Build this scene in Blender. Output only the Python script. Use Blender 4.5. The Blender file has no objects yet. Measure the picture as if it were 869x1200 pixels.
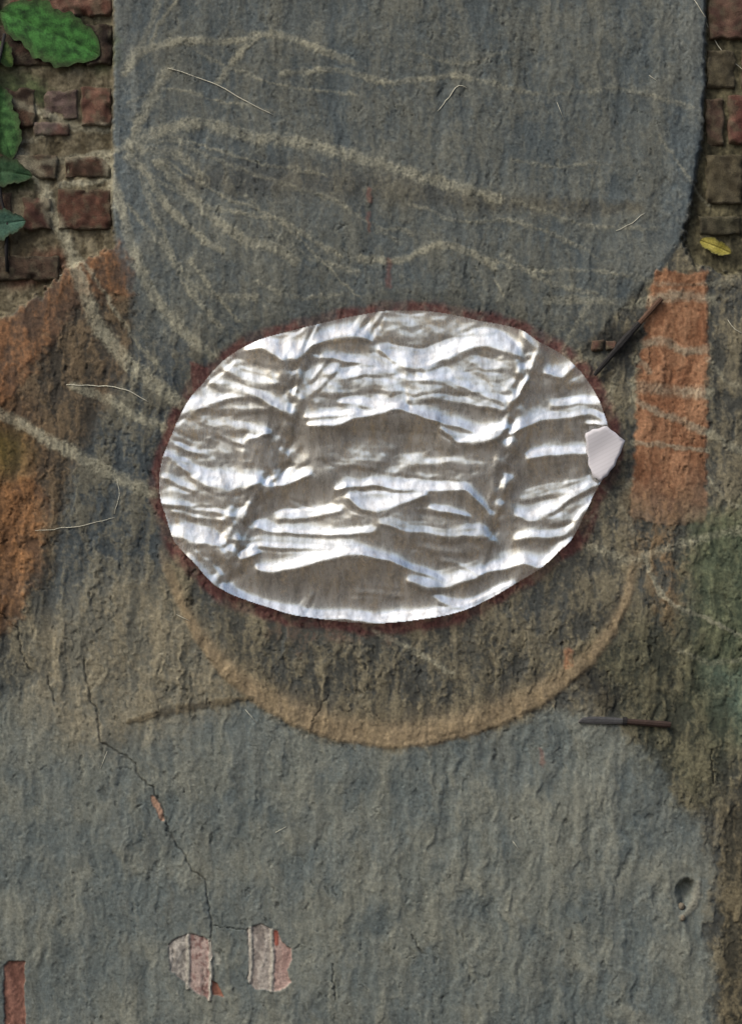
import bpy, math
import numpy as np
from mathutils import Vector

# ---------------------------------------------------------------- camera, sky, sun, exposure
scene = bpy.context.scene
COL = scene.collection
R = math.radians
PXM = 800.0          # drawing units of the wall per metre (plan units used for every shape on the wall)
ZC = 1.5             # height above the ground of the middle of the studied stretch of wall
CAM_D = 3.2
cam = bpy.data.cameras.new('camera')
cam.sensor_fit = 'VERTICAL'; cam.sensor_height = 36.0
cam.lens = 36.0 * CAM_D / 1.5
cam.clip_end = 2000
cam_o = bpy.data.objects.new('camera', cam); COL.objects.link(cam_o)
cam_o.location = (0, -CAM_D, ZC); cam_o.rotation_euler = (R(90), 0, 0)
scene.camera = cam_o

SUN_ELEV, SUN_AZ = 46.0, 52.0          # azimuth: degrees to the left of the wall's outward normal
world = bpy.data.worlds.new('World'); scene.world = world; world.use_nodes = True
wn = world.node_tree.nodes; wl = world.node_tree.links
bg = wn['Background']; sky = wn.new('ShaderNodeTexSky')
sky.sky_type = 'NISHITA'; sky.sun_disc = False
sky.sun_elevation = R(SUN_ELEV); sky.sun_rotation = R(180 + SUN_AZ)
sky.air_density = 1.0; sky.dust_density = 7.0; sky.ozone_density = 1.0
wl.new(sky.outputs[0], bg.inputs[0]); bg.inputs[1].default_value = 0.15
sun = bpy.data.lights.new('sun', 'SUN'); sun.energy = 1.3; sun.angle = R(18); sun.color = (1.0, 0.93, 0.82)
sun_o = bpy.data.objects.new('sun', sun); COL.objects.link(sun_o)
sd = Vector((-math.sin(R(SUN_AZ)) * math.cos(R(SUN_ELEV)), -math.cos(R(SUN_AZ)) * math.cos(R(SUN_ELEV)), math.sin(R(SUN_ELEV))))
sun_o.rotation_euler = (-sd).to_track_quat('-Z', 'Y').to_euler()
sun_o.location = sd * 20
vs = scene.view_settings
vs.view_transform = 'Standard'; vs.look = 'None'; vs.exposure = 0.45; vs.gamma = 1.0; vs.use_curve_mapping = False

# ---------------------------------------------------------------- helpers
def P(u, v, h=0.0):
    """plan units (u right, v down) and h millimetres out of the wall -> world metres"""
    return ((u - 434.5) / PXM, -h / 1000.0, ZC - (v - 600.0) / PXM)

KALB = np.array([1.16, 1.04, 1.0])          # how bright a white wall shows under this sky; turns a seen colour into an albedo
def col(r, g, b):
    c = np.array([r, g, b]) / 255.0
    c = np.where(c <= 0.04045, c / 12.92, ((c + 0.055) / 1.055) ** 2.4)
    return c / KALB

def sstep(a, b, x):
    t = np.clip((x - a) / (b - a), 0, 1)
    return t * t * (3 - 2 * t)

def gnoise(x, y, seed):
    rng = np.random.RandomState(seed)
    N = 256
    ang = rng.rand(N, N).astype(np.float32) * 2 * np.pi
    gx, gy = np.cos(ang), np.sin(ang)
    xi = np.floor(x).astype(np.int32); yi = np.floor(y).astype(np.int32)
    fx = (x - xi).astype(np.float32); fy = (y - yi).astype(np.float32)
    sx = fx * fx * fx * (fx * (fx * 6 - 15) + 10); sy = fy * fy * fy * (fy * (fy * 6 - 15) + 10)
    def d(i, j):
        a = (xi + i) % N; b = (yi + j) % N
        return gx[a, b] * (fx - i) + gy[a, b] * (fy - j)
    n0 = d(0, 0) * (1 - sx) + d(1, 0) * sx
    n1 = d(0, 1) * (1 - sx) + d(1, 1) * sx
    return (n0 * (1 - sy) + n1 * sy) * 1.5

def fbm(x, y, seed, octv=3, gain=0.5):
    s = 0; a = 1.0
    for k in range(octv):
        s = s + a * gnoise(x * 2 ** k + 17.3 * k, y * 2 ** k + 9.1 * k, seed + 31 * k)
        a *= gain
    return s

def smooth_line(pts, step=6.0):
    p = np.array(pts, float)
    if len(p) < 3:
        q = p
    else:
        out = []
        e = np.vstack([2 * p[0] - p[1], p, 2 * p[-1] - p[-2]])
        for i in range(1, len(e) - 2):
            n = max(2, int(np.hypot(*(e[i + 1] - e[i])[:2]) / step))
            for t in np.linspace(0, 1, n, endpoint=False):
                a, b, c, d = e[i - 1], e[i], e[i + 1], e[i + 2]
                out.append(0.5 * (2 * b + (c - a) * t + (2 * a - 5 * b + 4 * c - d) * t * t + (3 * b - a - 3 * c + d) * t ** 3))
        out.append(p[-1]); q = np.array(out)
    return q

class Grid:
    def __init__(self, us, vs_):
        self.u1 = np.asarray(us, np.float32); self.v1 = np.asarray(vs_, np.float32)
        self.U, self.V = np.meshgrid(self.u1, self.v1)
        self.shape = self.U.shape
    def crop(self, lo_u, hi_u, lo_v, hi_v):
        a, b = np.searchsorted(self.u1, [lo_u, hi_u]); c, d = np.searchsorted(self.v1, [lo_v, hi_v])
        return slice(c, max(d, c)), slice(a, max(b, a))
    def stroke(self, pts, w=None, soft=0.5, du=None, dv=None, smooth=True):
        """soft-edged brush line; pts (u,v) with one width or (u,v,w)"""
        p = np.array(pts, float)
        if p.shape[1] == 2:
            p = np.hstack([p, np.full((len(p), 1), float(w))])
        if smooth: p = smooth_line(p)
        F = np.zeros(self.shape, np.float32)
        for a, b in zip(p[:-1], p[1:]):
            m = max(a[2], b[2]) + 4
            sl = self.crop(min(a[0], b[0]) - m, max(a[0], b[0]) + m, min(a[1], b[1]) - m, max(a[1], b[1]) + m)
            U = self.U[sl]; V = self.V[sl]
            if U.size == 0: continue
            if du is not None: U = U + du[sl]; V = V + dv[sl]
            ab = (b - a)[:2]; L = max(ab @ ab, 1e-6)
            t = np.clip(((U - a[0]) * ab[0] + (V - a[1]) * ab[1]) / L, 0, 1)
            dist = np.hypot(U - a[0] - t * ab[0], V - a[1] - t * ab[1])
            hw = np.maximum((a[2] + (b[2] - a[2]) * t) / 2, 0.3)
            f = 1 - sstep(1 - soft, 1 + soft, dist / hw)
            F[sl] = np.maximum(F[sl], f)
        return F
    def poly_sd(self, pts, smooth=False, du=0.0, dv=0.0):
        p = np.array(pts, float)
        if smooth:
            c = np.vstack([p, p[:1]]); p = smooth_line(c, 8)[:-1]
        U = self.U + du; V = self.V + dv
        best = np.full(self.shape, 1e9, np.float32); inside = np.zeros(self.shape, bool)
        for a, b in zip(p, np.roll(p, -1, 0)):
            ab = b - a; L = max(ab @ ab, 1e-6)
            t = np.clip(((U - a[0]) * ab[0] + (V - a[1]) * ab[1]) / L, 0, 1)
            best = np.minimum(best, np.hypot(U - a[0] - t * ab[0], V - a[1] - t * ab[1]))
            if abs(b[1] - a[1]) > 1e-9:
                cr = ((a[1] > V) != (b[1] > V)) & (U < (b[0] - a[0]) * (V - a[1]) / (b[1] - a[1]) + a[0])
                inside ^= cr
        return np.where(inside, best, -best)

def mesh_obj(name, verts, faces, mat, parent=None, smooth=True, pigment=None):
    me = bpy.data.meshes.new(name)
    verts = np.asarray(verts, np.float32); 
    if isinstance(faces, np.ndarray):
        n = faces.shape[1]
        me.vertices.add(len(verts)); me.vertices.foreach_set('co', verts.ravel())
        me.loops.add(faces.size); me.loops.foreach_set('vertex_index', faces.astype(np.int32).ravel())
        me.polygons.add(len(faces)); me.polygons.foreach_set('loop_start', np.arange(0, faces.size, n, dtype=np.int32))
        me.update(calc_edges=True)
    else:
        me.from_pydata([tuple(map(float, q)) for q in verts], [], faces)
    if smooth: me.polygons.foreach_set('use_smooth', np.ones(len(me.polygons), bool))
    if pigment is not None:
        at = me.attributes.new('pigment', 'FLOAT_COLOR', 'POINT')
        rgba = np.ones((len(verts), 4), np.float32); rgba[:, :3] = pigment
        at.data.foreach_set('color', rgba.ravel())
    me.update()
    me.materials.append(mat)
    o = bpy.data.objects.new(name, me); COL.objects.link(o)
    if parent is not None: o.parent = parent
    return o

def tag(o, label=None, cat=None, group=None, kind=None):
    if label: o['label'] = label
    if cat: o['category'] = cat
    if group: o['group'] = group
    if kind: o['kind'] = kind
    return o

def empty(name, loc=(0, 0, 0)):
    o = bpy.data.objects.new(name, None); COL.objects.link(o); o.location = loc; o.empty_display_size = 0.05
    return o

# ---------------------------------------------------------------- materials
def new_mat(name):
    m = bpy.data.materials.new(name); m.use_nodes = True
    return m, m.node_tree.nodes, m.node_tree.links, m.node_tree.nodes['Principled BSDF']

def rough_mat(name, base=None, attr=None, rough=0.9, scale=700, bump=0.35, var=0.35, dist=0.0012, spec=0.2):
    m, n, l, b = new_mat(name)
    b.inputs['Roughness'].default_value = rough
    b.inputs['Specular IOR Level'].default_value = spec
    tc = n.new('ShaderNodeTexCoord')
    n1 = n.new('ShaderNodeTexNoise'); n1.inputs['Scale'].default_value = scale; n1.inputs['Detail'].default_value = 4
    l.new(tc.outputs['Object'], n1.inputs['Vector'])
    n2 = n.new('ShaderNodeTexNoise'); n2.inputs['Scale'].default_value = scale / 6; n2.inputs['Detail'].default_value = 6
    l.new(tc.outputs['Object'], n2.inputs['Vector'])
    add = n.new('ShaderNodeMath'); add.operation = 'ADD'
    l.new(n1.outputs[0], add.inputs[0]); l.new(n2.outputs[0], add.inputs[1])
    mr = n.new('ShaderNodeMapRange'); mr.inputs[1].default_value = 0.6; mr.inputs[2].default_value = 1.4
    mr.inputs[3].default_value = 1 - var; mr.inputs[4].default_value = 1 + var
    l.new(add.outputs[0], mr.inputs[0])
    mul = n.new('ShaderNodeMix'); mul.data_type = 'RGBA'; mul.blend_type = 'MULTIPLY'; mul.inputs[0].default_value = 1
    if attr:
        a = n.new('ShaderNodeAttribute'); a.attribute_name = attr; l.new(a.outputs['Color'], mul.inputs[6])
    else:
        mul.inputs[6].default_value = (*base, 1)
    l.new(mr.outputs[0], mul.inputs[7]); l.new(mul.outputs[2], b.inputs['Base Color'])
    bp = n.new('ShaderNodeBump'); bp.inputs['Strength'].default_value = bump; bp.inputs['Distance'].default_value = dist
    l.new(add.outputs[0], bp.inputs['Height']); l.new(bp.outputs[0], b.inputs['Normal'])
    return m

M_PLASTER = rough_mat('weathered_plaster', attr='pigment', scale=1100, bump=0.28, var=0.34, dist=0.0012)
M_BRICK = rough_mat('old_brick', attr='pigment', scale=600, bump=0.7, var=0.5, dist=0.002)
M_GROUND = rough_mat('earth_ground', base=(0.06, 0.05, 0.04), scale=30, bump=0.5, var=0.35, dist=0.02)
M_LEAF = rough_mat('leaf', attr='pigment', scale=420, bump=0.5, var=0.55, rough=0.8, spec=0.15)
M_STRAW = rough_mat('dry_straw', base=tuple(col(190, 182, 165)), scale=400, bump=0.1, var=0.15)
M_IRON = rough_mat('dark_iron', base=(0.012, 0.012, 0.013), scale=500, bump=0.4, var=0.4, rough=0.75, spec=0.2)
M_STEEL = rough_mat('tarnished_steel', base=(0.035, 0.037, 0.04), scale=500, bump=0.3, var=0.4, rough=0.5, spec=0.5)
M_WOOD = rough_mat('brown_wood', base=(0.06, 0.034, 0.022), scale=400, bump=0.4, var=0.4, rough=0.7)
M_WOOD2 = rough_mat('dark_handle_wood', base=(0.03, 0.02, 0.017), scale=400, bump=0.4, var=0.4, rough=0.7)
M_STONE = rough_mat('pale_pebble', base=tuple(col(104, 94, 82)), scale=300, bump=0.4, var=0.3)

# crumpled metallised film: a silver mirror coat thin enough to let some of the wall show through
M_FOIL, n, l, b = new_mat('metallised_film')
n.remove(b)
out = n['Material Output']
gl = n.new('ShaderNodeBsdfGlossy'); gl.inputs['Color'].default_value = (0.94, 0.97, 0.96, 1); gl.inputs['Roughness'].default_value = 0.19
tr = n.new('ShaderNodeBsdfTransparent'); tr.inputs['Color'].default_value = (0.95, 0.93, 0.9, 1)
mx = n.new('ShaderNodeMixShader'); wn1 = n.new('ShaderNodeTexNoise'); wn1.inputs['Scale'].default_value = 90; wn1.inputs['Detail'].default_value = 7; wn1.inputs['Roughness'].default_value = 0.7
wmap = n.new('ShaderNodeMapping'); wmap.inputs['Scale'].default_value = (1.0, 1.0, 0.35)
wrng = n.new('ShaderNodeMapRange'); wrng.inputs[1].default_value = 0.35; wrng.inputs[2].default_value = 0.65; wrng.inputs[3].default_value = 0.40; wrng.inputs[4].default_value = 0.92   # the coat is rubbed thin in streaks
tc = n.new('ShaderNodeTexCoord'); nz = n.new('ShaderNodeTexNoise'); nz.inputs['Scale'].default_value = 260; nz.inputs['Detail'].default_value = 3
l.new(tc.outputs['Object'], nz.inputs['Vector'])
bp = n.new('ShaderNodeBump'); bp.inputs['Strength'].default_value = 0.12; bp.inputs['Distance'].default_value = 0.0006
l.new(nz.outputs[0], bp.inputs['Height']); l.new(bp.outputs[0], gl.inputs['Normal'])
l.new(tc.outputs['Object'], wmap.inputs[0]); l.new(wmap.outputs[0], wn1.inputs['Vector']); l.new(wn1.outputs[0], wrng.inputs[0]); l.new(wrng.outputs[0], mx.inputs[0])
gl2 = n.new('ShaderNodeBsdfGlossy'); gl2.inputs['Color'].default_value = (0.94, 0.97, 0.96, 1); gl2.inputs['Roughness'].default_value = 0.42
mg = n.new('ShaderNodeMixShader'); mg.inputs[0].default_value = 0.36          # a faint milky bloom on the metal
l.new(gl.outputs[0], mg.inputs[1]); l.new(gl2.outputs[0], mg.inputs[2])
l.new(tr.outputs[0], mx.inputs[1]); l.new(mg.outputs[0], mx.inputs[2]); l.new(mx.outputs[0], out.inputs[0])

M_PAPER, n, l, b = new_mat('printed_paper')
b.inputs['Roughness'].default_value = 0.75
tc = n.new('ShaderNodeTexCoord'); mp = n.new('ShaderNodeMapping'); mp.inputs['Rotation'].default_value = (0, R(28), 0)
wv = n.new('ShaderNodeTexWave'); wv.bands_direction = 'Z'; wv.inputs['Scale'].default_value = 60; wv.inputs['Distortion'].default_value = 0.3
l.new(tc.outputs['Object'], mp.inputs[0]); l.new(mp.outputs[0], wv.inputs[0])
cr = n.new('ShaderNodeValToRGB'); cr.color_ramp.elements[0].color = (0.36, 0.365, 0.40, 1); cr.color_ramp.elements[0].position = 0.0
cr.color_ramp.elements[1].color = (0.40, 0.405, 0.445, 1); cr.color_ramp.elements[1].position = 0.25
l.new(wv.outputs[0], cr.inputs[0]); l.new(cr.outputs[0], b.inputs['Base Color'])

# ---------------------------------------------------------------- ground
gv = [(-300, -300, 0), (300, -300, 0), (300, 300, 0), (-300, 300, 0)]
tag(mesh_obj('ground', gv, [(0, 1, 2, 3)], M_GROUND, smooth=False), kind='structure')

# ---------------------------------------------------------------- the wall: one relief, cut into its coats of plaster
FINE = 1.1
def axis(lo, hi, lo_far, hi_far):
    mid = np.arange(lo, hi + FINE, FINE)
    def grow(start, stop, sgn):
        out = []; x = start; s = 2.0
        while sgn * (stop - x) > 0:
            x = x + sgn * s; s = min(s * 1.25, 22); out.append(x)
        return out
    return np.array(grow(lo, lo_far, -1)[::-1] + list(mid) + grow(mid[-1], hi_far, 1))
G = Grid(axis(-24, 893, -1500, 2350), axis(-24, 1224, -560, 1795))
U, V = G.U, G.V
f32 = np.float32

wu = (fbm(U / 40, V / 40, 1, 3) * 9).astype(f32); wv_ = (fbm(U / 40, V / 40, 2, 3) * 9).astype(f32)   # wobble for edges
su = (fbm(U / 9, V / 9, 3, 2) * 2.4).astype(f32); sv = (fbm(U / 9, V / 9, 4, 2) * 2.4).astype(f32)     # small wobble
big = fbm(U / 150, V / 190, 5, 3)
drip = fbm((U + wu * 0.7) / 17, V / 85, 6, 3)
drip2 = fbm((U + wu * 0.5) / 34, V / 130, 7, 2)
lump = fbm((U + wu) / 38, (V + wv_) / 48, 8, 4)
chipA = fbm((U + wu + 0.15 * V) / 26, (V + wv_) / 70, 9, 3)
chipB = fbm((U + su * 2 - 0.1 * V) / 15, (V + sv * 2) / 38, 10, 3)
fine = fbm(U / 5.5, V / 7.5, 11, 3)
grain = np.random.RandomState(5).randn(*G.shape).astype(f32)
grain = (grain + np.roll(grain, 1, 0) + np.roll(grain, 1, 1)) / 1.7
speck = fbm(U / 3.0, V / 3.0, 12, 2)
hair = fbm(U / 1.9, V / 26, 15, 2)
drip3 = fbm((U + wu * 0.4 + su) / 8.5, (V + wv_) / 48, 16, 3)
dots = fbm(U / 4.2, V / 4.2, 17, 2)
pit = sstep(0.52, 0.72, dots) * (gnoise(U / 50, V / 60, 18) > -0.15)
fleck = sstep(0.55, 0.8, fbm(U / 3.4 + 40, V / 3.4, 19, 2)) * sstep(-0.1, 0.4, gnoise(U / 70, V / 60, 20))
vein = np.abs(fbm((U + wu) / 60, (V + wv_) / 70, 13, 4))

def cliff(f, t, w=0.07):
    return sstep(t - w, t + w, f)

# --- region masks (0..1)
def region(pts, soft=3.0, wob=1.0, fin=1.0, smooth=True):
    sd_ = G.poly_sd(pts, smooth, wu * wob * 0.6 + su * fin, wv_ * wob * 0.6 + sv * fin)
    return sstep(-soft, soft, sd_), sd_

panel, panel_sd = region([(133, -900), (133, 0), (133, 120), (131, 250), (138, 300), (150, 345), (158, 420), (250, 470), (600, 470), (690, 400), (740, 347),
                (772, 318), (795, 282), (812, 225), (822, 160), (826, 90), (827, 0), (827, -900)], 4.5, 0.12, 0.12, smooth=False)
lower, lower_sd = region([(-1600, 760), (-200, 745), (0, 742), (30, 715), (55, 670), (72, 610), (92, 560), (112, 510), (150, 440), (175, 430), (240, 470), (240, 640), (205, 715), (180, 770),
                (165, 838), (230, 830), (292, 822), (340, 852), (400, 872), (450, 878), (510, 876), (580, 858), (640, 832), (700, 842), (762, 880),
                (785, 930), (820, 965), (833, 1010), (828, 1100), (838, 1205), (842, 1900), (-1600, 1900)], 9, 1.1, 2.0, smooth=False)
lower_core = sstep(770, 880, V + wv_ * 2.2 + 14 * drip + 20 + 40 * sstep(500, 640, U))
org_l, orl_sd = region([(-120, 430), (0, 376), (45, 345), (78, 312), (112, 293), (138, 283), (150, 300), (151, 340), (128, 352), (100, 350), (72, 378), (50, 412), (24, 448), (0, 478), (-120, 560)], 9, 1.2, 2.5)
org_l2, orl2_sd = region([(-140, 600), (0, 566), (38, 560), (52, 600), (47, 650), (28, 705), (5, 738), (-140, 790)], 10, 1.3, 3)
org_r, orr_sd = region([(768, 316), (800, 320), (827, 316), (829, 420), (826, 520), (828, 612), (780, 616), (738, 606), (742, 520), (748, 430), (757, 360)], 3.0, 0.45, 1.3, smooth=False)
arc_line = [(196, 668, 8), (210, 705, 12), (232, 748, 19), (262, 785, 25), (305, 818, 33), (350, 838, 42), (400, 850, 46), (450, 855, 46), (505, 853, 44),
            (560, 841, 42), (610, 822, 40), (650, 798, 38), (690, 762, 34), (718, 722, 28), (735, 680, 20), (742, 640, 12)]
arc_sd = G.poly_sd([(186, 650), (205, 702), (228, 750), (258, 792), (300, 826), (350, 853), (400, 869), (450, 876), (500, 874), (550, 863), (600, 844), (650, 817), (692, 782), (722, 742), (742, 692), (748, 640), (740, 560), (200, 560)], False, su * 0.5 + wu * 0.12, sv * 0.5 + wv_ * 0.12)
arc_w = 12 + 21 * sstep(700, 850, V)
arc_end = sstep(610, 715, V + wv_)
arc = sstep(-3.5, 4.0, arc_sd) * (1 - sstep(0.45, 1.15, arc_sd / arc_w)) * arc_end
arc_soft = sstep(-2, 3, arc_sd) * (1 - sstep(0.6, 1.8, arc_sd / arc_w)) * arc_end
ledge = G.stroke([(150, 846, 5), (185, 836, 10), (230, 827, 10), (296, 817, 6)], soft=0.6, du=su, dv=sv)

FOIL = [(192, 534), (202, 509), (211, 488), (224, 465), (240, 447), (256, 428), (274, 414), (290, 405), (309, 397), (335, 390), (366, 382), (399, 374), (424, 369), (450, 365),
        (475, 364), (498, 365), (530, 369), (560, 376), (597, 383), (616, 391), (631, 402), (650, 411), (669, 425), (684, 442), (699, 466), (710, 497), (716, 515), (714, 540),
        (703, 564), (692, 586), (681, 609), (669, 632), (653, 647), (634, 665), (602, 685), (563, 707), (530, 719), (498, 725), (452, 730), (406, 729), (360, 723), (341, 720),
        (309, 710), (277, 699), (263, 692), (249, 683), (226, 657), (210, 641), (203, 630), (194, 602), (189, 586), (187, 560)]
foil_sd = G.poly_sd(FOIL, True)
rim_n = foil_sd + su * 0.6 + wu * 0.25
rim_w = 11 + 3.5 * gnoise(U / 60, V / 60, 21) + 4 * sstep(560, 700, V) * sstep(420, 260, U) + 3 * sstep(600, 700, U)
rim = sstep(-rim_w - 4, -rim_w + 4, rim_n)
flag, _ = region([(223, 424), (245, 430), (246, 450), (226, 462)], 2, 0.1, 0.6, smooth=False)
rim = np.maximum(rim * (0.45 + 0.55 * sstep(-0.45, 0.25, fbm(U / 26, V / 26, 24, 3))), flag)
brick_zone, bz_sd = region([(-700, -900), (136, -900), (134, 0), (133, 120), (132, 250), (137, 286), (112, 296), (78, 314), (45, 346), (0, 372), (-120, 420), (-700, 470)], 4, 0.6, 1.6, smooth=False)
brick_zone = brick_zone * (1 - panel)
brick_zone_r, bzr_sd = region([(825, -900), (826, 0), (825, 90), (821, 160), (811, 225), (800, 285), (815, 310), (870, 325), (1300, 340), (1300, -900)], 4, 0.6, 1.6, smooth=False)
brick_zone_r = brick_zone_r * (1 - panel)
bz = np.maximum(brick_zone, brick_zone_r)
patch1, p1_sd = region([(197, 1107), (209, 1098), (219, 1094), (238, 1098), (247, 1103), (249, 1120), (244, 1134), (247, 1147), (245, 1171), (232, 1163), (221, 1156), (200, 1137)], 0.8, 0.05, 0.5, smooth=False)
patch1b, p1b_sd = region([(248, 1147), (255, 1153), (262, 1168), (249, 1166)], 0.8, 0.05, 0.4, smooth=False)
patch1c, _ = region([(250, 1113), (256, 1116), (259, 1130), (250, 1131)], 1, 0.05, 0.6, smooth=False)
patch2, p2_sd = region([(289, 1088), (306, 1083), (326, 1092), (329, 1103), (341, 1111), (342, 1124), (336, 1137), (341, 1151), (328, 1161), (298, 1158), (290, 1147), (292, 1124)], 0.8, 0.05, 0.5, smooth=False)
strip, st_sd = region([(5, 1132), (11, 1126), (30, 1126), (29, 1166), (31, 1200), (30, 1290), (7, 1290), (6, 1200)], 0.9, 0.05, 0.5, smooth=False)
hole_sd = G.poly_sd([(789, 1046), (793, 1034), (803, 1028), (813, 1031), (816, 1042), (811, 1056), (802, 1066), (794, 1062)], True, su * 0.5, sv * 0.5)
under = sstep(-25, 10, foil_sd)      # the ground coat behind the film
right_green, _ = region([(812, 620), (860, 600), (960, 600), (960, 880), (845, 870), (805, 770)], 28, 1.5, 3)
right_olive, _ = region([(690, 770), (760, 720), (830, 760), (869, 850), (835, 940), (790, 930), (740, 860)], 30, 1.5, 3)
tan_left, _ = region([(30, 745), (140, 670), (215, 710), (265, 785), (240, 835), (130, 880), (50, 850)], 34, 1.5, 2)
slate_left, _ = region([(82, 560), (120, 480), (140, 400), (260, 400), (215, 480), (188, 560), (200, 640), (150, 700), (60, 720)], 20, 1.2, 2)
dark_left, _ = region([(-40, 480), (40, 420), (80, 365), (150, 340), (150, 420), (110, 500), (80, 570), (60, 660), (40, 690), (52, 600), (38, 560), (-40, 560)], 12, 1.0, 2)

# --- relief in millimetres
H = (big * 3.0 + drip2 * 1.1).astype(f32)
amp = 1.0 - 0.4 * panel - 0.35 * lower * lower_core + 0.15 * (1 - np.maximum(panel, lower)) - 0.35 * np.maximum(org_r, org_l)
rough_here = sstep(-0.5, 0.55, fbm(U / 120, V / 150, 14, 2) + 0.25 * sstep(420, 640, U) * sstep(800, 900, V))
H += amp * (drip * (0.8 + 0.9 * rough_here) + lump * 0.8 + fine * 0.12)
cA = cliff(chipA, 0.12); cB = cliff(chipB, 0.28, 0.09); cC = cliff(chipB, -0.35, 0.09); cD = cliff(lump, -0.05, 0.05)
H += (0.5 + 0.9 * sstep(380, 620, U)) * lower * lower_core * 1.5 * gnoise((U + wu) / 13, (V + wv_) / 42, 27) * sstep(-0.2, 0.4, gnoise(U / 45, V / 60, 28) + 0.2)
H += amp * rough_here * (1.0 * cA + 0.45 * cB + 0.4 * cC) + amp * 0.5 * cD
H += 2.2 * panel * sstep(420, 300, V)                          # the upper coat stands proud
H += 1.3 * lower * lower_core
H += 2.0 * org_l + 1.5 * org_l2 + 1.2 * org_r
H += 1.9 * arc + 0.6 * arc_soft
H += 1.4 * ledge
sag = G.stroke([(215, 206, 12), (300, 214, 22), (400, 218, 24), (520, 226, 24), (640, 234, 20), (745, 238, 10)], soft=0.8, du=su, dv=sv)
under_sag = G.stroke([(215, 212, 18), (300, 210, 40), (420, 216, 38), (530, 232, 26), (640, 240, 20), (745, 246, 12)], soft=0.9, du=su + wu, dv=sv + wv_ * 0.5)
H += 0.9 * sag - 0.3 * under_sag
H += bz * (-H * 0.3 + 1.8 * fbm(U / 22, V / 16, 23, 3))
H -= 14.0 * bz                                                  # bare masonry lies behind the plaster
flat = sstep(-30, 4, foil_sd)
H = H * (1 - 0.55 * flat) - 3.0 * flat

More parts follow.
